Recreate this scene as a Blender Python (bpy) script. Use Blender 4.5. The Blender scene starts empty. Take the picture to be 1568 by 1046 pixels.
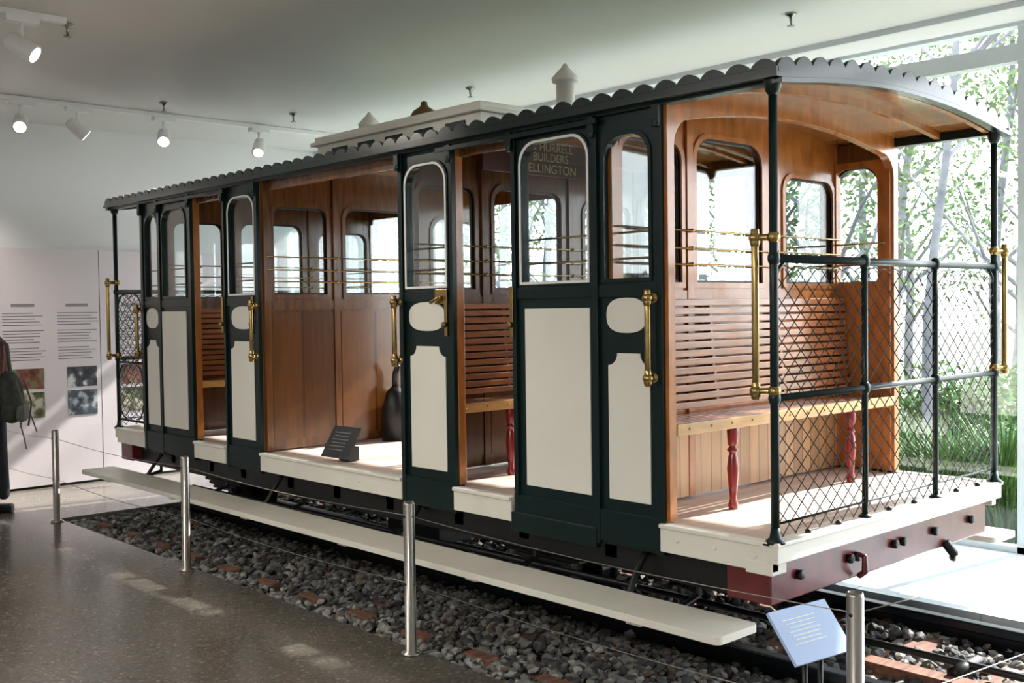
import bpy, bmesh, math, random
import numpy as np
from mathutils import Vector, Matrix
from mathutils.geometry import tessellate_polygon
random.seed(7)
D=bpy.data; SC=bpy.context.scene
Z0=-0.33; W=2.55; L=8.05; ZD=0.52; CEIL=3.95

# ------------------------------------------------------------ materials
def newmat(name):
    m=D.materials.new(name); m.use_nodes=True
    nt=m.node_tree; b=nt.nodes['Principled BSDF']
    return m,nt,b
def N(nt,t,**k):
    n=nt.nodes.new(t)
    for a,v in k.items(): setattr(n,a,v)
    return n
def mat(name,col,rough=.5,metal=0,var=.12,scale=8,bump=0.0,coat=0,stretch=(1,1,1),spec=.5):
    m,nt,b=newmat(name)
    tc=N(nt,'ShaderNodeTexCoord'); mp=N(nt,'ShaderNodeMapping'); mp.inputs['Scale'].default_value=stretch
    nt.links.new(tc.outputs['Object'],mp.inputs['Vector'])
    no=N(nt,'ShaderNodeTexNoise'); no.inputs['Scale'].default_value=scale; no.inputs['Detail'].default_value=6
    nt.links.new(mp.outputs['Vector'],no.inputs['Vector'])
    cr=N(nt,'ShaderNodeValToRGB')
    c=Vector(col[:3])
    cr.color_ramp.elements[0].position=.3; cr.color_ramp.elements[1].position=.7
    cr.color_ramp.elements[0].color=(*(c*(1-var)),1); cr.color_ramp.elements[1].color=(*[min(1,x*(1+var)) for x in c],1)
    nt.links.new(no.outputs['Fac'],cr.inputs['Fac']); nt.links.new(cr.outputs['Color'],b.inputs['Base Color'])
    b.inputs['Roughness'].default_value=rough; b.inputs['Metallic'].default_value=metal; b.inputs['Specular IOR Level'].default_value=spec
    b.inputs['Coat Weight'].default_value=coat; b.inputs['Coat Roughness'].default_value=.12
    if bump:
        bp=N(nt,'ShaderNodeBump'); bp.inputs['Strength'].default_value=bump; bp.inputs['Distance'].default_value=.02
        nt.links.new(no.outputs['Fac'],bp.inputs['Height']); nt.links.new(bp.outputs['Normal'],b.inputs['Normal'])
    return m
def boards(name,col,axis,freq,rough=.35,stretch=(1,1,1),coat=.3,dark=.35,var=.25):
    m,nt,b=newmat(name)
    tc=N(nt,'ShaderNodeTexCoord'); mp=N(nt,'ShaderNodeMapping'); mp.inputs['Scale'].default_value=stretch
    nt.links.new(tc.outputs['Object'],mp.inputs['Vector'])
    no=N(nt,'ShaderNodeTexNoise'); no.inputs['Scale'].default_value=6; no.inputs['Detail'].default_value=8
    nt.links.new(mp.outputs['Vector'],no.inputs['Vector'])
    sp=N(nt,'ShaderNodeSeparateXYZ'); nt.links.new(tc.outputs['Object'],sp.inputs[0])
    mu=N(nt,'ShaderNodeMath',operation='MULTIPLY'); mu.inputs[1].default_value=freq
    nt.links.new(sp.outputs[axis],mu.inputs[0])
    fr=N(nt,'ShaderNodeMath',operation='FRACT'); nt.links.new(mu.outputs[0],fr.inputs[0])
    lt=N(nt,'ShaderNodeMath',operation='GREATER_THAN'); lt.inputs[1].default_value=.07; nt.links.new(fr.outputs[0],lt.inputs[0])
    fl=N(nt,'ShaderNodeMath',operation='FLOOR'); nt.links.new(mu.outputs[0],fl.inputs[0])
    wn=N(nt,'ShaderNodeTexWhiteNoise',noise_dimensions='1D'); nt.links.new(fl.outputs[0],wn.inputs['W'])
    ad=N(nt,'ShaderNodeMath',operation='MULTIPLY_ADD'); ad.inputs[1].default_value=.5; nt.links.new(wn.outputs['Value'],ad.inputs[0])
    h=N(nt,'ShaderNodeMath',operation='MULTIPLY'); h.inputs[1].default_value=.6; nt.links.new(no.outputs['Fac'],h.inputs[0])
    nt.links.new(h.outputs[0],ad.inputs[2])
    cr=N(nt,'ShaderNodeValToRGB'); c=Vector(col)
    cr.color_ramp.elements[0].position=.2; cr.color_ramp.elements[1].position=.8
    cr.color_ramp.elements[0].color=(*(c*(1-var)),1); cr.color_ramp.elements[1].color=(*[min(1,x*(1+var)) for x in c],1)
    nt.links.new(ad.outputs[0],cr.inputs['Fac'])
    mx=N(nt,'ShaderNodeMixRGB'); mx.inputs[1].default_value=(*(c*dark),1)
    nt.links.new(lt.outputs[0],mx.inputs[0]); nt.links.new(cr.outputs['Color'],mx.inputs[2])
    nt.links.new(mx.outputs[0],b.inputs['Base Color'])
    bp=N(nt,'ShaderNodeBump'); bp.inputs['Strength'].default_value=.5; bp.inputs['Distance'].default_value=.01
    nt.links.new(lt.outputs[0],bp.inputs['Height']); nt.links.new(bp.outputs['Normal'],b.inputs['Normal'])
    b.inputs['Roughness'].default_value=rough; b.inputs['Coat Weight'].default_value=coat; b.inputs['Coat Roughness'].default_value=.15
    return m
def glassmat(name,refl=.08,tint=(1,1,1)):
    m=D.materials.new(name); m.use_nodes=True; nt=m.node_tree; nt.nodes.clear()
    o=N(nt,'ShaderNodeOutputMaterial'); t=N(nt,'ShaderNodeBsdfTransparent'); t.inputs[0].default_value=(*tint,1)
    g=N(nt,'ShaderNodeBsdfGlossy'); g.inputs['Roughness'].default_value=.02
    x=N(nt,'ShaderNodeMixShader'); x.inputs[0].default_value=refl
    nt.links.new(t.outputs[0],x.inputs[1]); nt.links.new(g.outputs[0],x.inputs[2]); nt.links.new(x.outputs[0],o.inputs[0])
    return m
def emis(name,col,s):
    m=D.materials.new(name); m.use_nodes=True; b=m.node_tree.nodes['Principled BSDF']
    b.inputs['Base Color'].default_value=(*col,1); b.inputs['Emission Color'].default_value=(*col,1); b.inputs['Emission Strength'].default_value=s
    return m
GREEN=mat('dark_green_paint',(.003,.015,.015),.32,var=.1,scale=3,coat=.08,spec=.3)
BLACK=mat('black_iron',(.008,.009,.010),.4,.3,var=.2)
CREAM=mat('cream_paint',(.80,.78,.70),.45,var=.03,scale=2)
SILL=mat('white_sill_paint',(.78,.76,.68),.35,var=.04,scale=3)
TRIM=mat('white_lining',(.88,.88,.84),.4,var=.02)
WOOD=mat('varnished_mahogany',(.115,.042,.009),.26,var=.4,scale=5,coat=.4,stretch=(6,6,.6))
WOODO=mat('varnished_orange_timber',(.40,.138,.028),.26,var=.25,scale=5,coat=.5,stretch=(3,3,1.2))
WOODR=mat('red_slat_timber',(.33,.115,.040),.26,var=.3,scale=5,coat=.6,stretch=(6,.7,6))
WOODL=mat('pale_oak_rail',(.55,.30,.10),.35,var=.2,scale=5,coat=.3,stretch=(4,.6,4))
PALEB=boards('pale_kauri_boards',(.48,.28,.13),1,9.5,.4,stretch=(5,5,.6),coat=.2)
CEILB=boards('ceiling_matchboard',(.32,.13,.035),1,11,.20,stretch=(.6,5,5),coat=.6)
BULKB=boards('bulkhead_boards',(.095,.034,.007),1,2.6,.26,stretch=(5,5,.5),coat=.35,dark=.6,var=.4)
DECK=boards('deck_boards',(.60,.49,.42),0,12,.45,stretch=(5,.6,5),coat=.1,dark=.75,var=.12)
MAROON=mat('maroon_paint',(.11,.010,.012),.35,var=.35,scale=6,bump=.1,coat=.3)
LEGRED=mat('red_turned_leg_paint',(.22,.014,.014),.3,var=.2,scale=6,coat=.4)
BRASS=mat('polished_brass',(.40,.28,.11),.24,1,var=.15,scale=10)
STEEL=mat('brushed_steel',(.36,.34,.31),.28,1,var=.06,scale=20,stretch=(8,8,.3))
WIRE=mat('galvanised_wire',(.05,.05,.05),.45,.5)
TRIMCAP=mat('roof_trim_paint',(.006,.017,.018),.25,coat=.3)
ROOFT=mat('roof_canvas',(.005,.008,.008),.9,spec=.05)
GLASS=glassmat('car_window_glass',.10,(.90,.93,.93))
GLASSW=glassmat('glazing_glass',.04)
GOLD=mat('cream_gold_lettering',(.66,.54,.32),.45)
RAILM=mat('rail_steel',(.012,.015,.02),.3,.6)
SLEEP=mat('sleeper_timber',(.15,.066,.04),.8,var=.4,scale=6,bump=.4,stretch=(5,.8,5))

# ------------------------------------------------------------ mesh builder
class Bd:
    def __init__(s,name): s.n=name; s.v=[]; s.f=[]; s.mi=[]; s.sm=[]; s.mats=[]
    def add(s,vs,fs,m,smooth=False):
        if m not in s.mats: s.mats.append(m)
        k=s.mats.index(m); o=len(s.v)
        s.v+= [tuple(p) for p in vs]
        for f in fs: s.f.append(tuple(i+o for i in f)); s.mi.append(k); s.sm.append(smooth)
    def box(s,x0,x1,y0,y1,z0,z1,m):
        vs=[(x,y,z) for x in (x0,x1) for y in (y0,y1) for z in (z0,z1)]
        s.add(vs,[(0,1,3,2),(4,6,7,5),(0,4,5,1),(2,3,7,6),(0,2,6,4),(1,5,7,3)],m)
    def obox(s,c,size,M,m):
        c=Vector(c); vs=[c+M@Vector((x*size[0]/2,y*size[1]/2,z*size[2]/2)) for x in (-1,1) for y in (-1,1) for z in (-1,1)]
        s.add(vs,[(0,1,3,2),(4,6,7,5),(0,4,5,1),(2,3,7,6),(0,2,6,4),(1,5,7,3)],m)
    def tube(s,pts,r,m,seg=10,rad=None,cap=True):
        pts=[Vector(p) for p in pts]; vs=[]; fs=[]; n=len(pts)
        prev=None
        for i,p in enumerate(pts):
            t=(pts[min(i+1,n-1)]-pts[max(i-1,0)]).normalized()
            if prev is None:
                a=Vector((0,0,1)) if abs(t.z)<.9 else Vector((1,0,0))
                u=t.cross(a).normalized()
            else:
                u=(prev-t*prev.dot(t)).normalized()
            prev=u; w=t.cross(u); rr=rad[i] if rad else r
            for k in range(seg):
                an=2*math.pi*k/seg; vs.append(p+u*math.cos(an)*rr+w*math.sin(an)*rr)
        for i in range(n-1):
            for k in range(seg):
                a=i*seg+k; b=i*seg+(k+1)%seg; fs.append((a,b,b+seg,a+seg))
        if cap: fs.append(tuple(range(seg))); fs.append(tuple((n-1)*seg+k for k in range(seg)))
        s.add(vs,fs,m,seg>5)
    def lathe(s,c,prof,m,seg=20):
        vs=[];fs=[];n=len(prof)
        for r,z in prof:
            for k in range(seg):
                a=2*math.pi*k/seg; vs.append((c[0]+r*math.cos(a),c[1]+r*math.sin(a),c[2]+z))
        for i in range(n-1):
            for k in range(seg):
                a=i*seg+k;b=i*seg+(k+1)%seg; fs.append((a,b,b+seg,a+seg))
        fs.append(tuple(range(seg))); fs.append(tuple((n-1)*seg+k for k in range(seg)))
        s.add(vs,fs,m,True)
    def ball(s,c,r,m,sz=1):
        s.lathe(c,[(max(.001,r*math.sin(a)),-r*sz*math.cos(a)) for a in [math.pi*i/8 for i in range(9)]],m,12)
    def panel(s,loops,m,t0,t1,plane):
        tri=tessellate_polygon([[Vector((u,v,0)) for u,v in lp] for lp in loops])
        flat=[p for lp in loops for p in lp]; n=len(flat)
        mp=(lambda u,v,t:(u,t,v)) if plane=='xz' else ((lambda u,v,t:(t,u,v)) if plane=='yz' else (lambda u,v,t:(u,v,t)))
        vs=[mp(u,v,t0) for u,v in flat]+[mp(u,v,t1) for u,v in flat]
        fs=[tuple(t) for t in tri]+[tuple(i+n for i in reversed(t)) for t in tri]
        o=0
        for lp in loops:
            k=len(lp)
            for i in range(k):
                a=o+i;b=o+(i+1)%k; fs.append((a,b,b+n,a+n))
            o+=k
        s.add(vs,fs,m)
    def done(s,parent=None,bevel=0,recalc=True):
        me=D.meshes.new(s.n); me.from_pydata(s.v,[],s.f)
        for m in s.mats: me.materials.append(m)
        me.polygons.foreach_set('material_index',s.mi); me.polygons.foreach_set('use_smooth',s.sm)
        if recalc:
            bm=bmesh.new(); bm.from_mesh(me); bmesh.ops.recalc_face_normals(bm,faces=bm.faces); bm.to_mesh(me); bm.free()
        o=D.objects.new(s.n,me); SC.collection.objects.link(o)
        if parent: o.parent=parent
        if bevel:
            b=o.modifiers.new('bevel','BEVEL'); b.width=bevel; b.segments=2; b.limit_method='ANGLE'; b.angle_limit=math.radians(50)
        return o
def empty(name,loc=(0,0,0)):
    o=D.objects.new(name,None); SC.collection.objects.link(o); o.location=loc; o.empty_display_size=.2; return o
def rr(x0,x1,z0,z1,rt,rb=0,seg=6):
    P=[]
    def arc(cx,cz,r,a0):
        if r<=0: P.append((cx,cz)); return
        for i in range(seg+1):
            a=a0+math.pi/2*i/seg; P.append((cx+r*math.cos(a),cz+r*math.sin(a)))
    arc(x0+rb,z0+rb,rb,math.pi); arc(x1-rb,z0+rb,rb,1.5*math.pi); arc(x1-rt,z1-rt,rt,0); arc(x0+rt,z1-rt,rt,.5*math.pi)
    return P
def oval(x0,x1,z0,z1,n=28,e=2.6):
    cx,cz,a,b=(x0+x1)/2,(z0+z1)/2,(x1-x0)/2,(z1-z0)/2; P=[]
    for i in range(n):
        t=2*math.pi*i/n; c,s_=math.cos(t),math.sin(t)
        P.append((cx+a*math.copysign(abs(c)**(2/e),c),cz+b*math.copysign(abs(s_)**(2/e),s_)))
    return P
def notch(x0,x1,z0,z1,n=.07,seg=6):
    P=[(x0,z0),(x1,z0)]
    for i in range(seg+1):
        a=1.5*math.pi-math.pi/2*i/seg; P.append((x1+n*math.cos(a)*1.0,z1+n*math.sin(a)))
    for i in range(seg+1):
        a=-math.pi*0-math.pi/2*i/seg; P.append((x0+n*math.cos(a),z1+n*math.sin(a)))
    return P

# ------------------------------------------------------------ CABLE CAR
car=empty('cable_car')
zc=lambda y: 2.84+.11*(1-((y-W/2)/(W/2+.04))**2)

def side_wall(yo,sg,name):
    T=lambda a,b:(yo+sg*a,yo+sg*b) if sg>0 else (yo+sg*b,yo+sg*a)
    fr=Bd(name+'_frame'); wh=Bd(name+'_white_panels'); gl=Bd(name+'_glass'); wi=Bd(name+'_timber_lining')
    bays=[
     (-1.20,-.72,-1.13,-.80,2.67,0,(-1.12,-.82),(-1.11,-.80,1.44),.33),
     (-1.90,-1.20,-1.82,-1.26,2.71,1,None,(-1.80,-1.25,1.70),.33),
     (-3.07,-2.50,-3.00,-2.57,2.69,1,(-2.99,-2.59),(-2.98,-2.59,1.45),.33),
     (-5.66,-5.08,-5.58,-5.14,2.69,1,(-5.56,-5.15),(-5.58,-5.18,1.45),.33),
     (-6.98,-6.30,-6.92,-6.44,2.69,0,None,(-6.95,-6.44,1.72),.33),
     (-7.37,-6.98,-7.31,-7.03,2.67,0,(-7.31,-7.04),(-7.31,-7.04,1.44),.33)]
    for (x0,x1,wx0,wx1,zt,tr,ov,lo,zb) in bays:
        w=rr(wx0,wx1,1.865,zt,.13)
        fr.panel([[(x0,zb),(x1,zb),(x1,2.80),(x0,2.80)],w],GREEN,*T(0,.045),'xz')
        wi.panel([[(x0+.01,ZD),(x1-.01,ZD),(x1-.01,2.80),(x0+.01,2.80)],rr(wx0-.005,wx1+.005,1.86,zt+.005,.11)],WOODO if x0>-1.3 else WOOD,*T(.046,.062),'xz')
        gl.box(wx0-.01,wx1+.01,*T(.02,.026),1.86,zt+.01,GLASS)
        if tr: fr.panel([rr(wx0-.030,wx1+.030,1.865-.03,zt+.030,.15),w],GREEN,*T(-.012,0),'xz'); wh.panel([rr(wx0-.017,wx1+.017,1.865-.017,zt+.017,.14),rr(wx0-.001,wx1+.001,1.864,zt+.001,.13)],TRIM,*T(-.017,-.004),'xz')
        else: fr.panel([rr(wx0-.022,wx1+.022,1.865-.022,zt+.022,.14),w],GREEN,*T(-.010,0),'xz')
        fr.box(x0,x1,*T(-.012,0),1.76,1.83,GREEN)
        fr.box(x0-.01,x1+.01,*T(-.018,0),zb+.02,zb+.20,GREEN)
        lx0,lx1,lz=lo
        if ov:
            wh.panel([oval(ov[0],ov[1],1.555,1.755)],CREAM,*T(-.008,0),'xz')
            wh.panel([notch(lx0,lx1,.60,lz)],CREAM,*T(-.008,0),'xz')
        else: wh.panel([rr(lx0,lx1,.60,lz,.0)],CREAM,*T(-.010,0),'xz')
    for x,w_ in [(-.72,.05),(-1.20,.05),(-1.885,.035),(-2.50,.03),(-3.06,.045),(-5.09,.045),(-5.66,.03),(-6.31,.03),(-6.98,.05),(-7.37,.05)]:
        fr.box(x-w_/2,x+w_/2,*T(-.022,.06),.33,2.81,GREEN)
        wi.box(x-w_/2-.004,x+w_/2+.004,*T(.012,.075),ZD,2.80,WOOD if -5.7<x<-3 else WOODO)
    fr.box(-L,0,*T(-.03,.05),2.795,2.85,GREEN)
    fr.box(-2.62,-1.15,*T(-.05,-.03),2.755,2.785,GREEN)
    fr.box(-7.0,-5.6,*T(-.05,-.03),2.755,2.785,GREEN)
    wi.box(-7.35,-.72,*T(.05,.075),2.72,2.85,WOOD)
    for x in (-.72,-1.20,-1.90,-2.50,-3.07,-5.09,-5.66,-6.31,-6.98,-7.37):
        fr.box(x-.025,x+.025,*T(-.045,-.02),2.70,2.80,GREEN)
        fr.tube([(x,yo-sg*.03,2.68),(x,yo-sg*.03,2.72)],.022,GREEN,8)
    fr.done(car,.004); wh.done(car,.003); gl.done(car); wi.done(car,.003)
    si=Bd(name+'_sills')
    for a,b in [(-.72,.0),(-2.50,-1.93),(-5.07,-3.08),(-6.29,-5.69),(-L,-7.38)]:
        si.box(a,b,*T(-.03,.03),.355,.495,SILL)
        si.box(a,b,*T(-.045,.03),.487,.512,SILL)
    for x in (-.1,-.35,-.6,-3.6,-4.5): si.ball((x,yo-sg*.03,.43),.012,SILL)
    si.box(-1.93,-1.2,*T(-.03,.02),.30,.42,GREEN)
    si.done(car,.006)
side_wall(0,1,'near_side'); side_wall(W,-1,'far_side')

dk=Bd('deck'); dk.box(-L,0,.0,W,.46,.505,DECK)
dk.done(car)
es=Bd('end_sills')
for x0,x1 in ((-.04,.035),(-L-.035,-L+.04)):
    es.box(x0,x1,-.035,W+.035,.405,.505,SILL)
    es.box(x0-.01,x1+.01,-.045,W+.045,.49,.515,SILL)
es.box(-.16,.0,-.032,.10,.34,.41,SILL)
es.done(car,.006)

def portal(x,name):
    p=Bd(name)
    out=[(.0,ZD),(.06,ZD),(.06,2.58)]
    for i in range(1,8):
        a=math.pi-math.pi/2*i/7; out.append((.06+.16+.16*math.cos(a),2.58+.16*math.sin(a)))
    for i in range(1,12):
        y=.22+(W-.44)*i/12; out.append((y,2.74+.10*(1-((y-W/2)/(W/2-.22))**2)))
    for i in range(0,8):
        a=math.pi/2-math.pi/2*i/7; out.append((W-.22+.16*math.cos(a),2.58+.16*math.sin(a)))
    out+=[(W-.06,ZD),(W,ZD)]
    for i in range(0,17):
        y=W-W*i/16; out.append((y,zc(y)+.005))
    p.panel([out],WOODO,x-.03,x+.03,'yz')
    p.done(car,.004)
portal(-.70,'arched_portal_front'); portal(-7.37,'arched_portal_rear')
rb=Bd('roof_ribs')
for x in (-.03,-.36,-1.9,-2.5,-3.6,-4.3,-5.7,-6.3,-7.7,-L+.03):
    pts=[(W*i/16,zc(W*i/16)-.045) for i in range(17)]+[(W-W*i/16,zc(W-W*i/16)+.005) for i in range(17)]
    rb.panel([pts],WOODO,x-.02,x+.02,'yz')
rb.done(car,.004)
ro=Bd('roof')
ny=20; vs=[];fs=[]
X0,X1=-L-.05,.05
for t in (0,.035):
    for i in range(ny+1):
        y=-.04+(W+.08)*i/ny
        for x in (X0,X1): vs.append((x,y,zc(y)+t))
n=2*(ny+1)
for i in range(ny):
    a=2*i; fs.append((a,a+1,a+3,a+2))
ro.add(vs,fs,CEILB)
ro.add(vs,[tuple(k+n for k in (2*i,2*i+1,2*i+3,2*i+2)) for i in range(ny)],ROOFT)
ro.add(vs,[(0,1,1+n,n),(n-2,n-1,2*n-1,2*n-2)]+[(2*i,2*i+2,2*i+2+n,2*i+n) for i in range(ny)]+[(2*i+1,2*i+3,2*i+3+n,2*i+1+n) for i in range(ny)],GREEN)
ro.done(car)
sc=Bd('scalloped_cornice')
def scal(u0,u1,base,n,h=.045):
    P=[]
    for k in range(n):
        a=u0+(u1-u0)*k/n; b=u0+(u1-u0)*(k+1)/n
        for j in range(8):
            t=j/8; u=a+(b-a)*t; P.append((u,base(u)+h*math.sin(math.pi*t)**.7))
    P.append((u1,base(u1))); return P
for y0,y1 in ((-.075,-.050),(W+.050,W+.075)):
    top=scal(X0-.02,X1+.02,lambda u:2.866,53)
    sc.panel([[(X0-.02,2.835)]+top+[(X1+.02,2.835)]],TRIMCAP,y0,y1,'xz')
    sc.box(X0-.03,X1+.03,y0-.012,y1+.032 if y0<0 else y1+.012,2.812,2.838,TRIMCAP)
zc2=lambda y: zc(min(max(y,0),W))
for x0,x1 in ((.045,.07),(X0-.02,X0+.005)):
    top=scal(-.06,W+.06,lambda u:zc2(u)+.028,17)
    bot=[(W+.06-(W+.12)*i/16,zc2(W+.06-(W+.12)*i/16)-.045) for i in range(17)]
    sc.panel([top+bot],TRIMCAP,x0,x1,'yz')
    lip=[(W+.06-(W+.12)*i/16,zc2(W+.06-(W+.12)*i/16)-.062) for i in range(17)]
    lip2=[(-.06+(W+.12)*i/16,zc2(-.06+(W+.12)*i/16)-.035) for i in range(17)]
    sc.panel([lip2+lip],TRIMCAP,x0-.012,x1+.022,'yz')
sc.done(car,.003)
cr_=Bd('roof_corrugations')
for k in range(53):
    u=X0-.02+(X1-X0+.04)*(k+.5)/53
    cr_.tube([(u,-.052,2.852),(u,.05,2.858),(u,.35,zc(.35)+.01)],.036,ROOFT,10,cap=True)
cr_.done(car)

cl=Bd('clerestory_lantern')
cx0,cx1,cy0,cy1=-5.42,-3.06,.74,1.81
cl.box(cx0+.05,cx1-.05,cy0+.05,cy1-.05,2.965,3.23,CREAM); cl.box(cx0,cx1,cy0,cy1,3.20,3.235,CREAM); cl.box(cx0+.03,cx1-.03,cy0+.03,cy1-.03,3.235,3.28,CREAM)
for x in (-5.0,-4.6,-4.2,-3.8,-3.4): cl.box(x-.12,x+.12,cy0+.035,cy0+.05,3.02,3.16,GREEN)
cl.done(car,.01)
ve=Bd('roof_ventilators')
for x in (-2.68,-5.24):
    ve.lathe((x,W/2,2.94),[(.09,0),(.09,.04),(.07,.06),(.07,.46),(.10,.47),(.105,.50),(.06,.55),(.03,.58),(.012,.61)],CREAM,20)
ve.lathe((-4.41,W/2,3.25),[(.17,0),(.17,.05),(.15,.06),(.14,.12),(.10,.19),(.04,.23),(.03,.25),(.03,.27),(.01,.28)],mat('bronze_bell',(.22,.13,.055),.35,.7),20)
ve.done(car)

def bulkhead(x,name,front_light=False):
    b=Bd(name)
    if front_light: specs=[(.13,.68,1.85,2.70,.10),(.83,1.54,1.85,2.76,.14),(1.82,2.43,1.85,2.58,.10)]
    else: specs=[(.13,.66,1.85,2.60,.08),(.86,1.58,1.85,2.62,.10),(1.86,2.42,1.85,2.56,.10)]
    wins=[rr(*s) for s in specs]
    out=[(.06,ZD),(W-.06,ZD)]+[(W-.06-(W-.12)*i/14,zc(W-.06-(W-.12)*i/14)) for i in range(15)]
    b.panel([out]+wins,WOODO if front_light else WOOD,x-.02,x+.02,'yz')
    for w,(a,c,z0,z1,r) in zip(wins,specs):
        b.panel([rr(a-.035,c+.035,z0-.035,z1+.035,r+.03),w],WOODO if front_light else WOOD,x-.032,x+.032,'yz')
        b.panel([w,rr(a+.014,c-.014,z0+.014,z1-.014,r)],BLACK,x-.01,x+.01,'yz')
    for y in (.06,.755,1.69,W-.06): b.box(x-.04,x+.04,y-.03,y+.03,ZD,zc(y),WOODO if front_light else WOOD)
    b.box(x-.035,x+.035,.06,W-.06,1.72,1.80,WOODO if front_light else WOOD)
    if not front_light:
        b.box(x-.03,x+.03,.10,.72,.6,1.7,BULKB); b.box(x-.03,x+.03,.80,1.66,.6,1.7,BULKB); b.box(x-.03,x+.03,1.72,W-.1,.6,1.7,BULKB)
    b.done(car,.004)
    g=Bd(name+'_glass'); g.box(x-.003,x+.003,.1,W-.1,1.84,2.77 if front_light else 2.63,GLASS); g.done(car)
    r=Bd(name+'_guard_rods')
    for z in (1.96,2.06,2.17): r.tube([(x+.05,.05,z),(x+.05,W-.05,z)],.006,BRASS,8)
    for y in (.755,1.69):
        for z in (1.96,2.06,2.17): r.ball((x+.05,y,z),.014,BRASS)
    r.done(car)
for i,(x,fl) in enumerate(((-1.14,True),(-3.07,False),(-5.08,False),(-6.98,False))): bulkhead(x,'bulkhead_%d'%(i+1),fl)
lb=Bd('end_matchboarding'); lb.box(-1.12,-1.105,.07,W-.07,ZD,1.02,PALEB); lb.box(-7.03,-7.01,.07,W-.07,ZD,1.02,PALEB); lb.done(car)
def bench(xb,d,name,legs=True):
    b=Bd(name)
    n=13
    for i in range(n):
        z=1.08+i*.052; t=i/(n-1)
        off=.06+.05*(1-t)**2+.02
        a,c=sorted((xb+d*off,xb+d*(off+.02)))
        b.box(a,c,.07,W-.07,z,z+.041,WOODR)
    for y in (.1,.9,1.65,2.44):
        for i in range(6):
            z=1.08+i*.11; t=i/6
            a,c=sorted((xb+d*.03,xb+d*(.08+.05*(1-t)**2))); b.box(a,c,y-.015,y+.015,z,z+.11,WOODR)
    for i in range(7):
        a,c=sorted((xb+d*(.08+i*.053),xb+d*(.125+i*.053))); b.box(a,c,.07,W-.07,1.02,1.045,WOODR)
    a,c=sorted((xb+d*.44,xb+d*.475)); b.box(a,c,.065,W-.065,.985,1.05,WOODL)
    for k in range(12): b.ball((xb+d*.476,.17+k*.2,1.02),.008,BRASS)
    for y in (.1,W-.1,): a,c=sorted((xb+d*.04,xb+d*.44)); b.box(a,c,y-.02,y+.02,.97,1.02,WOODL)
    if legs:
        for y in (.62,1.95):
            b.lathe((xb+d*.44,y,.505),[(.028,0),(.03,.03),(.02,.06),(.026,.12),(.036,.24),(.028,.31),(.02,.33),(.036,.35),(.02,.37),(.03,.38),(.036,.48)],LEGRED,14)
    b.done(car,.004)
bench(-1.14,1,'end_bench_front'); bench(-3.07,1,'saloon_bench_a'); bench(-1.17,-1,'saloon_bench_b'); bench(-6.98,1,'saloon_bench_c'); bench(-5.11,-1,'saloon_bench_d'); bench(-6.98,-1,'end_bench_rear')
gr=Bd('window_guard_rods')
for a,b in ((-1.2,-.72),(-1.9,-1.2),(-3.07,-2.5),(-5.66,-5.09),(-6.98,-6.3),(-7.37,-6.98)):
    for z in (1.98,2.13):
        for y in (.09,W-.09): gr.tube([(a,y,z),(b,y,z)],.007,BRASS,8)
gr.done(car)

def wiremesh(name,x_or_y,plane,y0,y1,z0,z1,px=.115,pz=.098):
    m=Bd(name); k=pz/px; c=y0-(z1-z0)/k
    mp=(lambda a,o,z:(x_or_y+o,a,z)) if plane=='yz' else (lambda a,o,z:(a,x_or_y+o,z))
    def seg(yA,zA,yB,zB,off):
        nn=max(2,int(abs(zB-zA)/pz*2))
        m.tube([mp(yA+(yB-yA)*i/nn,off+.004*math.sin(i*math.pi),zA+(zB-zA)*i/nn) for i in range(nn+1)],.0036,WIRE,4,cap=False)
    while c<y1:
        ya=max(c,y0); za=z0+(ya-c)*k; yb=min(y1,c+(z1-z0)/k); zb=z0+(yb-c)*k
        if yb-ya>.02: seg(ya,za,yb,zb,.003); seg(y0+y1-ya,za,y0+y1-yb,zb,-.003)
        c+=px
    m.tube([mp(y0+(y1-y0)*i/80,0,z1+.02*abs(math.sin(i*math.pi/4))) for i in range(81)],.004,WIRE,4)
    m.done(car)
def railing(x,d,name):
    r=Bd(name)
    for y in (0,W):
        r.tube([(x,y,.505),(x,y,2.83)],.022,GREEN,12); r.lathe((x,y,.505),[(.05,0),(.05,.015),(.03,.03),(.022,.08)],GREEN,14)
        r.lathe((x,y,2.74),[(.022,0),(.035,.02),(.05,.07),(.05,.09)],GREEN,14)
    ys=[0,.88,1.72,W]
    for z,rad in ((1.935,.022),(1.235,.018)):
        r.tube([(x,0,z),(x,W,z)],rad,GREEN,12)
    r.tube([(x,0,.60),(x,W,.60)],.006,GREEN,6)
    for y in ys[1:3]:
        r.tube([(x,y,.505),(x,y,1.95)],.018,GREEN,12); r.lathe((x,y,.505),[(.04,0),(.04,.012),(.02,.03)],GREEN,12)
    for y in ys:
        for z in (1.935,1.235): r.ball((x,y,z),.032,GREEN,1.3)
    for y in (.3,.6,1.15,1.45,2.0,2.3): r.ball((x,y,.52),.018,BLACK)
    for y,s_ in ((0,1),(W,-1)):
        r.tube([(x,y,1.80),(x,y+s_*.03,1.87),(x,y+s_*.09,1.92)],.010,GREEN,8)
    r.done(car)
    wiremesh(name+'_wire_mesh',x,'yz',.03,W-.03,.53,1.88)
railing(0.0,1,'end_railing_front'); railing(-L,-1,'end_railing_rear')
g=Bd('rear_side_gate')
g.tube([(-L,0,1.70),(-L,0,1.90),(-L+.03,0,1.93),(-7.45,0,1.93),(-7.42,0,1.90),(-7.42,0,.55)],.014,GREEN,8)
g.tube([(-L,0,1.2),(-7.42,0,1.2)],.012,GREEN,8); g.tube([(-L,0,.60),(-7.42,0,.60)],.012,GREEN,8)
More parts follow.
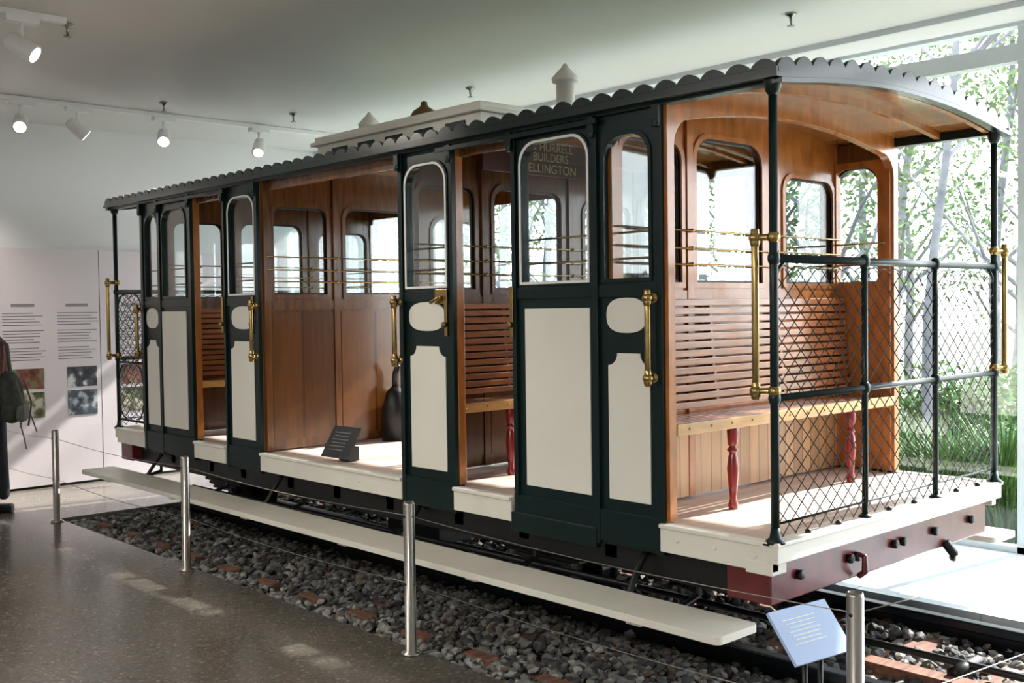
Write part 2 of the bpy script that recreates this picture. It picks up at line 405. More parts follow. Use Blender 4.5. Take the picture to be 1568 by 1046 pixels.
for s_,xc in ((1,-L+.03),(-1,-7.45)):
    for zz,t_ in ((1.90,-1),(1.22,1),(1.18,-1),(.62,1)):
        g.tube([(xc+s_*.16*(1-math.cos(a)),0,zz+t_*.16*(1-math.sin(a))) for a in [math.pi/2*i/8 for i in range(9)]],.008,GREEN,6)
g.done(car)
wiremesh('rear_side_gate_mesh',0,'xz',-L+.03,-7.44,.62,1.90)

hb=Bd('brass_grab_handles')
def handle(x,y,z0,z1,ax,ay):
    hb.tube([(x,y,z0),(x,y,z1)],.018,BRASS,12)
    for z in (z0,z1):
        hb.ball((x,y,z),.032,BRASS,.9); hb.tube([(x,y,z),(x+ax,y+ay,z)],.017,BRASS,10)
        hb.lathe((x,y,z-.045),[(.02,0),(.026,.02),(.02,.09)],BRASS,12); hb.ball((x+ax,y+ay,z),.034,BRASS)
handle(-.09,-.03,1.27,2.04,.09,.03); handle(.03,W+.09,1.27,2.04,-.03,-.09)
handle(-L+.02,-.10,1.27,2.03,0,.10); handle(-L,W+.09,1.27,2.04,0,-.09)
handle(-7.40,-.07,1.31,1.75,0,.07)
handle(-.76,-.07,1.31,1.75,0,.06); handle(-3.08,-.07,1.35,1.76,.0,.06); handle(-5.10,-.07,1.33,1.76,.0,.06)
for (x) in (-.76,-7.40): handle(x,W+.07,1.31,1.75,0,-.06)
for x in (-1.90,-2.55,-5.15,-5.68):
    hb.box(x-.016,x+.016,-.035,-.02,1.52,1.84,BRASS); hb.tube([(x,-.06,1.60),(x,-.03,1.60)],.02,BRASS,10)
for x in (-2.62,):
    hb.box(x-.05,x+.05,-.03,-.012,1.74,1.84,BRASS); hb.tube([(x+.03,-.06,1.78),(x-.06,-.06,1.75)],.013,BRASS,10); hb.tube([(x+.03,-.06,1.78),(x+.03,-.02,1.78)],.016,BRASS,10)
hb.done(car,.003)
uf=Bd('underframe')
for y in (.10,W-.2): uf.box(-L+.1,-.3,y,y+.1,.16,.46,BLACK)
for y in (.5,1.95): uf.box(-L+.15,-.2,y,y+.1,.2,.46,BLACK)
for x in (-1.2,-1.95,-2.6,-3.4,-4.1,-4.8,-5.6,-6.2,-7.0): uf.box(x-.05,x+.05,.1,W-.1,.22,.46,BLACK)
for x in (-1.9,-6.2):
    for y in (.55,1.95):
        R=.26
        pts=[(x+R*math.cos(a),.0+R*math.sin(a)) for a in [2*math.pi*i/32 for i in range(32)]]
        uf.panel([pts],RAILM,y-.05,y+.05,'xz')
        pts=[(x+R*1.09*math.cos(a),.0+R*1.09*math.sin(a)) for a in [2*math.pi*i/32 for i in range(32)]]
        s_=1 if y<1 else -1
        uf.panel([pts],RAILM,*sorted((y+s_*.05,y+s_*.075)),'xz')
        uf.box(x-.14,x+.14,y-.22,y-.1,-.12,.2,BLACK)
    uf.tube([(x,.3,0),(x,2.2,0)],.05,BLACK,12)
for x in (-.9,-3.0,-4.9,-7.2):
    uf.tube([(x,.15,.40),(x-.02,.0,.2),(x,-.1,.08)],.018,BLACK,8)
for x in (-1.9,-6.2):
    for k in range(5): uf.box(x-.5+.08*k,x+.5-.08*k,.20,.28,.16-.03*k,.185-.03*k,BLACK)
uf.tube([(-6.8,.2,.0),(-1.1,.2,.05)],.02,BLACK,8)
uf.box(-4.4,-3.7,.8,1.7,-.2,.3,BLACK)
uf.done(car,.004)
bb=Bd('buffer_beams')
for xa,xb_ in ((-.30,-.03),(-L+.03,-L+.30)):
    bb.box(xa,xb_,.0,W-.06,.18,.40,MAROON)
    sx=xb_ if xa>-1 else xa; s_=1 if xa>-1 else -1
    for y in (.25,.75,.82,1.25,1.35,1.75,2.25):
        bb.tube([(sx,y,.30),(sx+s_*.03,y,.30)],.03,BLACK,6)
    bb.tube([(sx,.82,.31),(sx+s_*.06,.82,.31),(sx+s_*.06,.82,.22),(sx+s_*.02,.82,.19)],.018,MAROON,8)
    bb.tube([(sx,1.9,.21),(sx+s_*.05,1.92,.14),(sx+s_*.02,1.98,.1)],.03,BLACK,8)
bb.done(car,.008)
rn=Bd('running_boards')
for ya,yb in ((-.44,-.10),(W+.10,W+.44)):
    rn.panel([rr(-L+.05,-.03,ya,yb,.04,.04)],SILL,.075,.115,'xy')
    for x in (-.6,-1.9,-3.3,-4.7,-6.0,-7.4):
        rn.box(x-.05,x+.05,ya+.04,yb,.05,.08,SILL)
        yy=.15 if ya<0 else W-.15
        rn.tube([(x,(ya+yb)/2,.06),(x,yb if ya<0 else ya,.04),(x,yy,.1),(x,yy,.3)],.018,BLACK,8)
rn.done(car,.006)
gp=Bd('grip_lever')
gp.tube([(-4.94,1.3,.5),(-4.94,1.3,.8),(-4.93,1.3,.95),(-4.93,1.3,1.0)],.1,BLACK,14,rad=[.13,.12,.09,.04]); gp.tube([(-4.94,1.3,.95),(-4.93,1.3,1.12),(-4.88,1.3,1.2)],.03,BLACK,10)
gp.tube([(-3.5,1.5,.5),(-3.5,1.5,1.1),(-3.45,1.5,1.5)],.02,BLACK,8)
gp.done(car)
def text(body,size,loc,m,parent,M=None,align='CENTER',name='lettering'):
    c=D.curves.new(name,'FONT'); c.body=body; c.size=size; c.align_x=align; c.extrude=.001
    c.materials.append(m); o=D.objects.new(name,c); SC.collection.objects.link(o)
    R=Matrix(((0,0,1),(1,0,0),(0,1,0))) if M is None else M
    o.matrix_world=Matrix.Translation(loc)@R.to_4x4(); o.parent=parent; return o
sb=Bd('builder_sign_board'); SGN=mat('dark_sign_board',(.05,.012,.012),.35,coat=.3)
sb.box(-2.62,-2.60,.36,1.46,2.675,2.915,SGN); sb.done(car)
text('ROUSE & HURRELL',.085,(-2.597,.905,2.855),GOLD,car); text('BUILDERS',.085,(-2.597,1.03,2.78),GOLD,car); text('WELLINGTON',.092,(-2.597,1.0,2.695),GOLD,car)
cd=Bd('deck_label')
M=Matrix.Rotation(math.radians(4),3,'Z')@Matrix.Rotation(math.radians(58),3,'X')
DARKC=mat('dark_label',(.02,.022,.026),.5)
dc=Vector((-4.12,.16,.66)); cd.obox(dc,(.34,.27,.012),M,DARKC); cd.box(-4.19,-4.05,.18,.28,.51,.62,DARKC)
LT=mat('label_print',(.28,.28,.28),.6)
for k in range(6):
    cd.obox(dc+M@Vector((-.02,.08-k*.03,.008)),(.2-.03*(k%2),.005,.002),M,LT)
cd.done(car)

# ------------------------------------------------------------ ROOM
XW=-10.0; XE=7.5; YB=-10.5; YG=4.25
def floor_material():
    m,nt,b=newmat('polished_concrete')
    tc=N(nt,'ShaderNodeTexCoord')
    v=N(nt,'ShaderNodeTexVoronoi'); v.inputs['Scale'].default_value=60; nt.links.new(tc.outputs['Object'],v.inputs['Vector'])
    cr=N(nt,'ShaderNodeValToRGB'); e=cr.color_ramp.elements
    e[0].position=0; e[0].color=(.155,.138,.115,1); e[1].position=1; e[1].color=(.085,.075,.062,1)
    k=e.new(.9); k.color=(.095,.084,.07,1); k2=e.new(.96); k2.color=(.26,.24,.21,1)
    sp=N(nt,'ShaderNodeSeparateColor'); nt.links.new(v.outputs['Color'],sp.inputs[0]); nt.links.new(sp.outputs[0],cr.inputs['Fac'])
    no=N(nt,'ShaderNodeTexNoise'); no.inputs['Scale'].default_value=1.3; no.inputs['Detail'].default_value=5; nt.links.new(tc.outputs['Object'],no.inputs['Vector'])
    mx=N(nt,'ShaderNodeMixRGB',blend_type='OVERLAY'); mx.inputs[0].default_value=.35
    nt.links.new(cr.outputs['Color'],mx.inputs[1]); nt.links.new(no.outputs['Fac'],mx.inputs[2])
    nt.links.new(mx.outputs[0],b.inputs['Base Color'])
    mr=N(nt,'ShaderNodeMapRange'); mr.inputs['To Min'].default_value=.14; mr.inputs['To Max'].default_value=.26
    nt.links.new(no.outputs['Fac'],mr.inputs['Value']); nt.links.new(mr.outputs[0],b.inputs['Roughness'])
    return m
FLOOR=floor_material()
def tile_material():
    m,nt,b=newmat('pale_floor_tile')
    tc=N(nt,'ShaderNodeTexCoord'); br=N(nt,'ShaderNodeTexBrick'); br.offset=0
    br.inputs['Scale'].default_value=1; br.inputs['Brick Width'].default_value=.9; br.inputs['Row Height'].default_value=.9; br.inputs['Mortar Size'].default_value=.006
    br.inputs['Color1'].default_value=(.42,.47,.50,1); br.inputs['Color2'].default_value=(.45,.50,.53,1); br.inputs['Mortar'].default_value=(.26,.29,.31,1)
    nt.links.new(tc.outputs['Object'],br.inputs['Vector']); nt.links.new(br.outputs['Color'],b.inputs['Base Color'])
    b.inputs['Roughness'].default_value=.25
    return m
TILE=tile_material()
WALL=mat('white_wall_paint',(.70,.70,.71),.7,var=.02,scale=1)
CEILM=mat('ceiling_paint',(.66,.65,.62),.5,var=.02,scale=.6)
FRAMEM=mat('glazing_frame',(.55,.60,.62),.4,.2,var=.03)
YE0,YE1,XB0,XB1=-.72,2.35,-7.85,XE
fl=Bd('floor')
fl.box(XW,XE,YB,YE0,Z0-.2,Z0,FLOOR); fl.box(XW,XB0,YE0,YE1,Z0-.2,Z0,FLOOR); fl.box(XW,XE,YE1,YG,Z0-.2,Z0,TILE)
fl.box(XB0,XB1,YE0,YE1,Z0-.3,Z0-.14,SLEEP)
fl.done()
c_=Bd('ceiling'); c_.box(XW,XE,YB,YG-.55,CEIL,CEIL+.2,CEILM); c_.box(XW,XE,YG-.55,YG+.1,CEIL-.02,CEIL+.2,CEILM); c_.done()
t=Bd('trim_1'); t.box(XW,XE,YG-.57,YG-.53,CEIL-.05,CEIL,FRAMEM); t.done()
w=Bd('wall_left'); w.box(XW-.2,XW,YB,YG,Z0,CEIL+.2,WALL); w.done()
w=Bd('wall_right'); w.box(XE,XE+.2,YB,YG,Z0,CEIL+.2,WALL); w.done()
w=Bd('wall_back'); w.box(XW-.2,XE+.2,YB-.2,YB,Z0,CEIL+.2,WALL); w.done()
bs=Bd('baseboard_left'); bs.box(XW,XW+.02,YB,YG,Z0,Z0+.03,BLACK); bs.done()
wn=Bd('window_1')
ZH=3.62
wn.box(XW,XE,YG-.03,YG+.10,ZH,ZH+.14,FRAMEM); wn.box(XW,XE,YG,YG+.06,ZH+.14,CEIL,GLASSW)
wn.box(XW,XE,YG-.03,YG+.10,CEIL-.05,CEIL,FRAMEM); wn.box(XW,XE,YG-.02,YG+.08,Z0,Z0+.05,FRAMEM)
for x in (-9.97,-8.0,-5.5,-3.0,-.5,2.0,4.5,7.4): wn.box(x-.03,x+.03,YG-.02,YG+.09,Z0,CEIL,FRAMEM)
wn.box(XW,XE,YG+.02,YG+.03,Z0,ZH,GLASSW)
wn.done()

tr=empty('railway_track')
b=Bd('rails')
for y in (.55,1.95):
    b.box(XB0+.1,XB1-.1,y-.04,y+.04,Z0+.0,Z0+.06,RAILM); b.box(XB0+.1,XB1-.1,y-.02,y+.02,Z0-.08,Z0+.0,RAILM); b.box(XB0+.1,XB1-.1,y-.08,y+.08,Z0-.10,Z0-.07,RAILM)
b.done(tr,.008)
b=Bd('sleepers'); x=XB0+.35
while x<XB1-.2:
    b.box(x-.11,x+.11,-.45,2.2,Z0-.16,Z0-.065,SLEEP); x+=.62
b.done(tr,.01)
b=Bd('haulage_cable'); b.tube([(XB0+.2,1.25,Z0+.02),(XB1-.2,1.25,Z0+.02)],.022,BLACK,10); b.box(-.2,XB1-.3,1.0,1.12,Z0-.1,Z0-.01,SLEEP)
for x in (.4,1.4,2.4): b.tube([(x,1.1,Z0+.0),(x,1.4,Z0+.0)],.04,BLACK,12)
b.done(tr)
rng=np.random.default_rng(3)
bm=bmesh.new(); bmesh.ops.create_icosphere(bm,subdivisions=1,radius=1); bv=np.array([v.co[:] for v in bm.verts]); bf=np.array([[v.index for v in f.verts] for f in bm.faces]); bm.free()
def stones(n,x0,x1,y0,y1,zlo,zhi,s0,s1):
    P=np.stack([rng.uniform(x0,x1,n),rng.uniform(y0,y1,n),rng.uniform(zlo,zhi,n)],1)
    S=rng.uniform(s0,s1,(n,1))*np.stack([rng.uniform(.8,1.35,n),rng.uniform(.7,1.2,n),rng.uniform(.5,.9,n)],1)
    V=bv[None]*(1+rng.uniform(-.22,.22,(n,len(bv),1)))*S[:,None]
    a=rng.uniform(0,6.28,n); ca,sa=np.cos(a),np.sin(a)
    X=V[:,:,0]*ca[:,None]-V[:,:,1]*sa[:,None]; Y=V[:,:,0]*sa[:,None]+V[:,:,1]*ca[:,None]
    b_=rng.uniform(-.6,.6,n); Z=V[:,:,2]*np.cos(b_)[:,None]+X*np.sin(b_)[:,None]
    V=np.stack([X,Y,Z],2)+P[:,None]
    F=bf[None]+(np.arange(n)*len(bv))[:,None,None]
    return V.reshape(-1,3),F.reshape(-1,3)
XBV=3.2
sets=[stones(13000,XB0+.05,XBV,YE0+.03,.45,Z0-.10,Z0-.03,.016,.038),stones(8500,XB0+.05,XBV,.45,YE1-.05,Z0-.12,Z0-.05,.02,.045),stones(1500,XBV,XB1,YE0,YE1,Z0-.1,Z0-.04,.04,.08)]
Vs=[];Fs=[];o_=0
for v_,f_ in sets: Vs.append(v_); Fs.append(f_+o_); o_+=len(v_)
V=np.concatenate(Vs); F=np.concatenate(Fs)
me=D.meshes.new('track_ballast'); me.from_pydata(V.tolist(),[],F.tolist())
SM=[mat('stone_grey',(.15,.15,.14),.85,var=.3,scale=20),mat('stone_light',(.30,.30,.285),.85,var=.2,scale=20),mat('stone_dark',(.045,.045,.047),.8,var=.3,scale=20),mat('stone_rust',(.13,.10,.075),.85,var=.3,scale=20)]
for m in SM: me.materials.append(m)
ns=len(F)//len(bf)
cen=V.reshape(-1,len(bv),3).mean(1)
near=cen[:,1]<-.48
r_=rng.random(ns); mi=np.where(near,np.where(r_<.5,0,np.where(r_<.8,1,np.where(r_<.93,2,3))),np.where(r_<.42,0,np.where(r_<.5,1,np.where(r_<.92,2,3))))  # darker stone mix beneath the car paints in its shade
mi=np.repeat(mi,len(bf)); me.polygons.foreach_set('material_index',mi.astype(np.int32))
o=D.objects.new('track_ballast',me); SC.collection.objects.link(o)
b=Bd('timber_edge_blocks'); x=-7.3
while x<XB1-.5:
    b.box(x-.12,x+.12,-.52,-.43,Z0-.1,Z0-.012,SLEEP); x+=.62
b.done(tr,.01)

PX=[(-7.70,-.79),(-4.90,-.79),(-1.99,-.79),(.886,-.79),(1.35,3.7)]
def post(x,y):
    b=Bd('barrier_post')
    b.lathe((x,y,Z0),[(.06,0),(.06,.012),(.034,.02),(.034,.89),(.03,.905),(.026,.905),(.026,.88)],STEEL,24)
    for z in (.42,.82): b.tube([(x,y-.036,Z0+z),(x,y+.036,Z0+z)],.008,BLACK,8)
    b.done()
for p in PX: post(*p)
def wires(name,a,c):
    b=Bd(name); a=Vector((*a,0)); c=Vector((*c,0)); d=(c-a).normalized(); a=a+d*.036; c=c-d*.036
    for z in (.42,.82):
        n=12; b.tube([(a[0]+(c[0]-a[0])*i/n,a[1]+(c[1]-a[1])*i/n,Z0+z-.03*math.sin(math.pi*i/n)) for i in range(n+1)],.0024,STEEL,6)
    b.done()
for i in range(4): wires('barrier_cable',PX[i],PX[i+1])
wires('barrier_cable',(-7.70,-.79),(-9.9,-.79))

b=Bd('information_sign')
M=Matrix.Rotation(math.radians(82),3,'Z')@Matrix.Rotation(math.radians(50),3,'X')
BLUEW=mat('sign_face',(.42,.54,.80),.4,var=.03)
c0=Vector((.58,-.62,.315)); b.obox(c0,(.36,.24,.015),M,BLUEW)
for k in range(7): b.obox(c0+M@Vector((-.03,.07-k*.018,.009)),(.20-.02*(k%3),.004,.002),M,TRIM)
for s_ in (-.05,.05):
    q=c0+M@Vector((s_,-.03,-.01)); b.tube([q,(q.x,q.y,Z0-.05)],.012,BLACK,8)
b.done()
b=Bd('rope_bollard'); b.lathe((1.62,.40,Z0-.1),[(.05,0),(.05,.02),(.03,.03),(.03,.28),(.05,.29),(.05,.32),(.02,.34)],BLACK,14); b.done()

dp=empty('display_panel')
b=Bd('panel_board'); PANEL=mat('panel_pinkish_white',(.66,.60,.62),.6,var=.02,scale=1)
for a,c in ((-6,-3.0),(-2.99,-.68),(-.67,.56),(.57,3.2)): b.box(XW+.02,XW+.07,a,c,Z0+.03,2.48,PANEL)
b.done(dp)
pal=[((.35,.12,.08),(.1,.25,.1)),((.18,.22,.10),(.5,.45,.35)),((.12,.14,.16),(.6,.6,.6)),((.10,.14,.18),(.45,.5,.5))]
def picmat(i):
    m,nt,b_=newmat('photo_print_%d'%i); tc=N(nt,'ShaderNodeTexCoord'); no=N(nt,'ShaderNodeTexNoise'); no.inputs['Scale'].default_value=9; no.inputs['Detail'].default_value=4
    nt.links.new(tc.outputs['Object'],no.inputs['Vector']); cr=N(nt,'ShaderNodeValToRGB'); a,c=pal[i%4]
    e=cr.color_ramp.elements; e[0].position=.38; e[0].color=(*[x*.2 for x in a],1); e[1].position=.66; e[1].color=(*c,1); k=e.new(.52); k.color=(*[x*.6 for x in a],1)
    nt.links.new(no.outputs['Fac'],cr.inputs['Fac']); nt.links.new(cr.outputs['Color'],b_.inputs['Base Color']); return m
b=Bd('photo_prints'); i=0
for y0,y1 in ((-.56,-.11),(.16,.51),(.81,1.16),(1.5,1.9)):
    for z0,z1 in ((.84,1.08),(.50,.80)):
        b.box(XW+.07,XW+.075,y0,y1,z0,z1,picmat(i)); i+=1
b.done(dp)
INK=mat('print_ink',(.24,.23,.24),.7)
b=Bd('printed_text')
for y0 in (-.56,.06,.75):
    random.seed(int(y0*100)+99)
    b.box(XW+.07,XW+.073,y0+.1,y0+.36,1.80,1.835,INK)
    for k in range(17):
        if k in (5,11): continue
        b.box(XW+.07,XW+.073,y0,y0+random.uniform(.34,.5),1.72-k*.034,1.730-k*.034,INK)
b.done(dp)

WHT=mat('white_fitting',(.75,.75,.73),.4,var=.02); LAMP=emis('lamp_lens',(1,.95,.85),8)
def spot(x,y,aim,en=70):
    e=empty('track_spotlight',(x,y,CEIL-.049))
    b=Bd('spot_head'); d=Vector(aim).normalized(); p=Vector((0,0,-.22))
    b.tube([p-d*.12,p-d*.10,p+d*.10,p+d*.11],.07,WHT,18,rad=[.045,.065,.078,.078]); b.tube([p+d*.111,p+d*.114],.060,LAMP,18)
    b.tube([(0,0,-.03),(0,0,-.19)],.014,WHT,8); b.box(-.05,.05,-.12,.12,-.045,-.001,WHT); b.done(e)
    li=D.lights.new('spot_lamp','SPOT'); li.energy=en; li.spot_size=math.radians(60); li.spot_blend=.6; li.color=(1,.92,.8); li.shadow_soft_size=.05
    lo=D.objects.new('spot_lamp',li); SC.collection.objects.link(lo); lo.parent=e; lo.location=p+d*.13
    lo.rotation_euler=d.to_track_quat('-Z','Y').to_euler()
def track(x,y0,y1):
    b=Bd('lighting_track'); b.box(x-.03,x+.03,y0,y1,CEIL-.048,CEIL-.003,WHT); b.done()
track(-8.5,-9,3.4); track(-5.25,-9,-1.5)
for y,a in ((-.77,(.7,-.3,-.5)),(-.19,(.1,.6,-.5)),(.77,(.7,-.35,-.55)),(1.97,(.6,-.5,-.8))): spot(-8.5,y,a)
spot(-5.25,-1.82,(.5,.6,-.5)); spot(-5.25,-4.5,(.3,.8,-.7)); spot(-5.25,-6.5,(-.8,.2,-.7))
spot(-8.5,-2.6,(-.9,.6,-.8),160); spot(-8.5,-4.2,(-.9,.2,-.8),160)  # two unseen extra spots, added only to brighten the left wall
for x,y in ((-5.42,-1.42),(-1.61,2.68),(-5.27,2.55),(-7.6,1.9),(-7.9,.5)):
    b=Bd('ceiling_sprinkler'); b.lathe((x,y,CEIL-.10),[(.03,0),(.032,.006),(.008,.012),(.012,.05),(.016,.07),(.045,.085),(.045,.099)],STEEL,14); b.done()

b=Bd('exit_sign'); b.box(-9.0,-8.94,3.98,4.20,2.46,2.70,emis('exit_green',(.03,.6,.40),1.2)); b.tube([(-8.97,4.09,2.70),(-8.97,4.09,CEIL-.02)],.01,WHT,8); b.done()

def area(name,loc,size,e,col=(1,.95,.88),rot=(0,0,0)):
    li=D.lights.new(name,'AREA'); li.energy=e; li.size=size[0]; li.size_y=size[1]; li.shape='RECTANGLE'; li.color=col
    o=D.objects.new(name,li); SC.collection.objects.link(o); o.location=loc; o.rotation_euler=rot; return o
area('ceiling_lamp',(1.5,-7.5,CEIL-.05),(3,1.2),230)
area('ceiling_lamp',(-3.5,-6.0,CEIL-.05),(3,1.2),100)

# ------------------------------------------------------------ OUTSIDE
GRASS=mat('garden_ground',(.21,.215,.15),.9,var=.4,scale=3)
b=Bd('garden_ground'); b.box(-60,40,YG+.12,70,Z0-.3,Z0-.05,GRASS); b.done()
BARK=mat('pale_bark',(.14,.14,.15),.9,var=.3,scale=6); LEAF=mat('leaves',(.10,.16,.05),.7,var=.5,scale=2); LEAF2=mat('bush_leaves',(.055,.12,.018),.7,var=.5,scale=3)
def leaves(b,c,R,n,s,m):
    P=rng.normal(0,1,(n,3)); P/=np.linalg.norm(P,axis=1)[:,None]; P*=R*rng.uniform(.3,1,(n,1))**.5; P+=np.array(c)
    A=rng.normal(0,1,(n,3)); A/=np.linalg.norm(A,axis=1)[:,None]; B_=np.cross(A,rng.normal(0,1,(n,3))); B_/=np.linalg.norm(B_,axis=1)[:,None]
    s_=rng.uniform(.6,1.2,(n,1))*s
    q=np.stack([P-A*s_,P-B_*s_*.45,P+A*s_,P+B_*s_*.45],1).reshape(-1,3)
    b.add(q.tolist(),[(4*i,4*i+1,4*i+2,4*i+3) for i in range(n)],m)
def tree(x,y,h,r):
    b=Bd('garden_tree'); lean=random.uniform(-.8,.8); l2=random.uniform(-.5,.5)
    pts=[(x+lean*(t**1.5)+.08*math.sin(t*9+x),y+l2*t,Z0-.1+h*t) for t in [i/9 for i in range(10)]]
    b.tube(pts,r,BARK,8,rad=[r*(1-.75*i/9) for i in range(10)])
    for k in range(9):
        t=random.uniform(.22,.95); i=int(t*9); p=Vector(pts[i]); a=random.uniform(0,6.28); ln=h*random.uniform(.12,.3)
        q=p+Vector((math.cos(a)*ln*.6,math.sin(a)*ln*.6,ln*.5)); q2=q+Vector((math.cos(a+.6)*ln*.4,math.sin(a+.6)*ln*.4,ln*.5))
        b.tube([p,q,q2],.02,BARK,6,rad=[r*.35,r*.22,r*.08]); leaves(b,q2,ln*.5,90,.075,LEAF)
        leaves(b,q,ln*.35,40,.07,LEAF)
    b.done(recalc=False)
random.seed(11)
for k in range(38):
    yy=random.uniform(8,20); xx=3.0-(yy+4.6)*(.28+1.3*(k*7%38+random.random())/38)
    tree(xx,yy,random.uniform(6,9),random.uniform(.07,.17))
def bush(x,y,R,h):
    b=Bd('garden_bush')
    for k in range(7):
        a=random.uniform(0,6.28); b.tube([(x,y,Z0-.1),(x+R*.5*math.cos(a),y+R*.5*math.sin(a),Z0+h*.6)],.015,BARK,5)
        leaves(b,(x+R*.55*math.cos(a),y+R*.55*math.sin(a),Z0+h*random.uniform(.35,.7)),R*.55,180,.065,LEAF2)
    b.done(recalc=False)
for k in range(24):
    yy=random.uniform(7,13); xx=3.0-(yy+4.6)*(.35+1.2*(k+random.random())/24); bush(xx,yy,random.uniform(.6,1.3),random.uniform(.9,1.9))
def clump(x,y,h,n=220,R=.3):
    b=Bd('grass_clump')
    for k in range(n):
        a=random.uniform(0,6.28); r0=random.uniform(0,R*.6); l=h*random.uniform(.6,1.1); sp=random.uniform(.1,.6)*h
        p=Vector((x+r0*math.cos(a),y+r0*math.sin(a),Z0-.06)); d=Vector((math.cos(a),math.sin(a),0)); s_=Vector((-d.y,d.x,0))*.009
        q=p+d*sp*.4+Vector((0,0,l*.6)); e=p+d*sp+Vector((0,0,l*.85))
        b.add([p-s_,p+s_,q+s_,q-s_,e],[(0,1,2,3),(3,2,4)],LEAF2)
    b.done(recalc=False)
for (x,y,h) in ((-1.9,5.4,1.1),(-1.5,5.2,1.15),(-1.2,5.6,1.2),(-.9,4.95,.6),(-2.4,5.8,1.1),(-.55,4.9,.45),(-1.05,5.1,.9),(-3.4,5.5,1.0),(-4.5,6,1.1),(-.2,5.3,.5),(-3,6.2,1.2)): clump(x,y,h)

# ------------------------------------------------------------ PERSON
per=empty('person',(-8.585,-1.13,Z0)); per.rotation_euler=(0,0,math.radians(-43)); per.scale=(1.25,)*3
def skin(name,nodes,edges,m,parent,sub=2):
    me=D.meshes.new(name); me.from_pydata([n[0] for n in nodes],edges,[]); o=D.objects.new(name,me); SC.collection.objects.link(o); o.parent=parent
    sk=o.modifiers.new('skin','SKIN'); sk.use_smooth_shade=True
    for i,n in enumerate(nodes):
        r=n[1]; me.skin_vertices[0].data[i].radius=r if isinstance(r,tuple) else (r,r)
    me.skin_vertices[0].data[0].use_root=True
    s_=o.modifiers.new('sub','SUBSURF'); s_.levels=sub; s_.render_levels=sub; me.materials.append(m); return o
CLO=mat('dark_clothes',(.02,.022,.03),.9,var=.3,scale=20); SHIRT=mat('rust_shirt',(.16,.06,.05),.9,var=.2,scale=20); SKIN=mat('skin_tone',(.55,.34,.25),.55,var=.05); HAIR=mat('brown_hair',(.05,.03,.02),.7,var=.4,scale=30,stretch=(6,6,1))
skin('trousers',[((0,0,.93),(.15,.11)),((.09,0,.86),.095),((.10,-.01,.50),.065),((.10,.02,.10),.05),((-.09,0,.86),.095),((-.10,.03,.50),.065),((-.10,.06,.10),.05)],[(0,1),(1,2),(2,3),(0,4),(4,5),(5,6)],CLO,per)
skin('shirt',[((0,0,.95),(.15,.10)),((0,.0,1.12),(.14,.10)),((0,.01,1.32),(.17,.115)),((0,.01,1.44),(.10,.07)),((.17,.01,1.40),.058),((.22,.02,1.15),.045),((.20,-.16,1.02),.036),((-.17,.01,1.40),.058),((-.22,.02,1.15),.045),((-.20,-.16,1.02),.036)],[(0,1),(1,2),(2,3),(2,4),(4,5),(5,6),(2,7),(7,8),(8,9)],SHIRT,per)
skin('head',[((0,.01,1.46),.055),((0,0,1.53),.06),((0,-.01,1.60),(.075,.085)),((0,-.0,1.68),(.08,.095)),((0,.0,1.74),(.05,.06)),((0,-.10,1.60),.012)],[(0,1),(1,2),(2,3),(3,4),(2,5)],SKIN,per)
skin('hair',[((0,.03,1.58),(.07,.06)),((0,.03,1.68),(.09,.09)),((0,.02,1.76),(.06,.07))],[(0,1),(1,2)],HAIR,per)
b=Bd('face')
for s_ in (-1,1): b.ball((s_*.03,-.085,1.64),.012,TRIM); b.ball((s_*.03,-.095,1.64),.006,BLACK); b.ball((s_*.083,.0,1.62),.02,SKIN,1.4)
b.box(-.02,.02,-.092,-.08,1.555,1.563,MAROON); b.done(per)
for s_ in (-1,1):
    skin('hand',[((s_*.20,-.18,1.01),(.03,.018)),((s_*.19,-.24,.98),(.035,.016)),((s_*.19,-.26,.97),(.03,.014))],[(0,1),(1,2)],SKIN,per)
    for k in range(4): skin('finger',[((s_*(.165+.018*k),-.25,.975),.009),((s_*(.165+.018*k),-.29,.955),.008),((s_*(.165+.018*k),-.305+.004*abs(k-1),.925),.007)],[(0,1),(1,2)],SKIN,per,1)
    skin('thumb',[((s_*.165,-.20,1.0),.010),((s_*.145,-.235,.985),.009),((s_*.14,-.26,.965),.008)],[(0,1),(1,2)],SKIN,per,1)
b=Bd('shoes')
for s_,yy in ((1,.02),(-1,.06)):
    b.panel([[(s_*.10-.045,yy-.17),(s_*.10-.02,yy-.21),(s_*.10+.02,yy-.21),(s_*.10+.045,yy-.17),(s_*.10+.035,yy+.07),(s_*.10-.035,yy+.07)]],BLACK,0,.07,'xy')
b.done(per,.015)
PK=mat('backpack_cloth',(.04,.045,.036),.9,var=.4,scale=15,bump=.2); PK2=mat('backpack_straps',(.12,.12,.10),.8)
skin('backpack_body',[((0,.19,.73),(.13,.08)),((0,.20,.93),(.145,.095)),((0,.18,1.11),(.12,.075)),((0,.15,1.18),(.06,.04))],[(0,1),(1,2),(2,3)],PK,per)
skin('backpack_pocket',[((0,.27,.75),(.09,.035)),((0,.28,.91),(.095,.035))],[(0,1)],PK2,per)
b=Bd('backpack_straps')
for x in (-.1,.1): b.tube([(x,.14,1.13),(x*1.1,.11,1.38),(x*1.1,.0,1.49),(x*1.1,-.10,1.40),(x*1.4,-.12,1.15),(x*1.4,.08,.82)],.018,PK2,6); b.tube([(x*.7,.26,1.10),(x*.7,.32,.91),(x*.7,.29,.72)],.008,PK2,6)
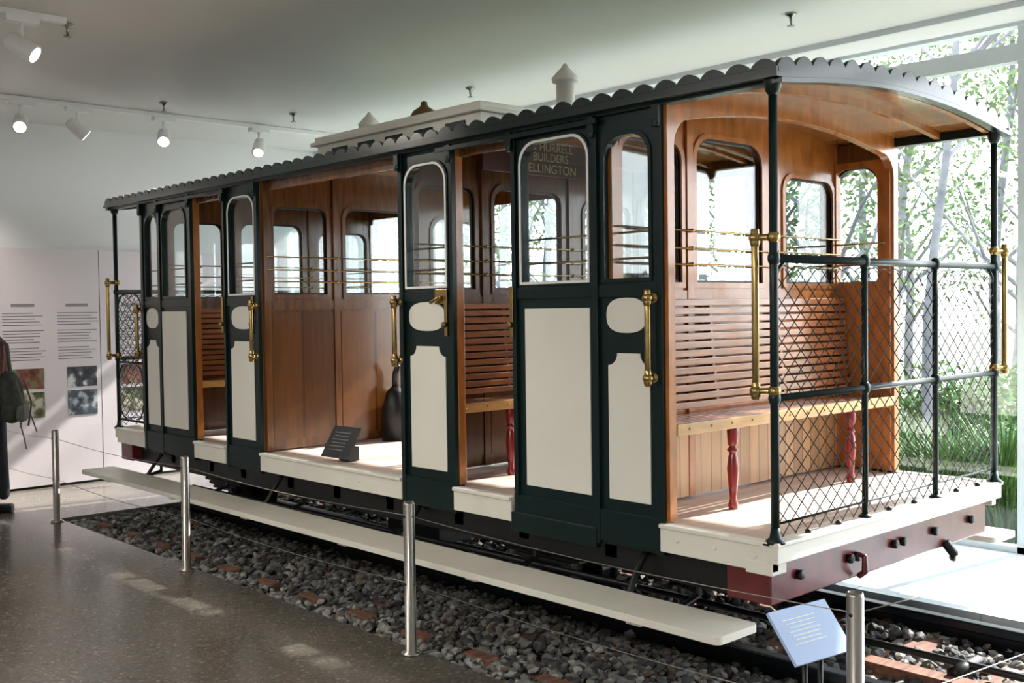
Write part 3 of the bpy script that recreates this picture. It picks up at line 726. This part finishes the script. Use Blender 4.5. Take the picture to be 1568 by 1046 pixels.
b.tube([(.10,.3,.76),(.12,.34,.64),(.11,.35,.55)],.006,PK2,5); b.tube([(-.10,.3,.8),(-.11,.34,.66)],.006,PK2,5)
b.done(per)

# ------------------------------------------------------------ LIGHT
wd=D.worlds.new('sky'); SC.world=wd; wd.use_nodes=True; nt=wd.node_tree; bg=nt.nodes['Background']
tc=N(nt,'ShaderNodeTexCoord'); sp=N(nt,'ShaderNodeSeparateXYZ'); nt.links.new(tc.outputs['Generated'],sp.inputs[0])
cr=N(nt,'ShaderNodeValToRGB'); e=cr.color_ramp.elements; e[0].position=.0; e[0].color=(.96,.99,1,1); e[1].position=.6; e[1].color=(.70,.84,1,1)
nt.links.new(sp.outputs['Z'],cr.inputs['Fac']); nt.links.new(cr.outputs['Color'],bg.inputs['Color']); bg.inputs['Strength'].default_value=8
li=D.lights.new('sun','SUN'); li.energy=20; li.angle=math.radians(1); li.color=(1,.96,.88)
so=D.objects.new('sun',li); SC.collection.objects.link(so); so.rotation_euler=Vector((-.10,-.74,-.56)).to_track_quat('-Z','Y').to_euler()
SC.view_settings.view_transform='Standard'

# ------------------------------------------------------------ CAMERA
yaw,pitch,roll=.8261,-.0304,-.0136
f=Vector((-math.sin(yaw)*math.cos(pitch),math.cos(yaw)*math.cos(pitch),math.sin(pitch)))
r=Vector((math.cos(yaw),math.sin(yaw),0)); u=r.cross(f)
r2=r*math.cos(roll)+u*math.sin(roll); u2=-r*math.sin(roll)+u*math.cos(roll)
cd_=D.cameras.new('camera'); cam=D.objects.new('camera',cd_); SC.collection.objects.link(cam)
cd_.sensor_width=36; cd_.lens=1640.97/1568*36
M=Matrix((r2,u2,-f)).transposed().to_4x4(); M.translation=Vector((3.0441,-4.5861,1.70)); cam.matrix_world=M
SC.camera=cam
S=.8
bpy.context.view_layer.update()
for o in list(SC.objects):
    if o.parent is None:
        mw=o.matrix_world.copy()
        if o.type in {'CAMERA'}: mw.translation=(mw.translation-Vector((0,0,Z0)))*S; o.matrix_world=mw
        else: o.matrix_world=Matrix.Scale(S,4)@Matrix.Translation((0,0,-Z0))@mw
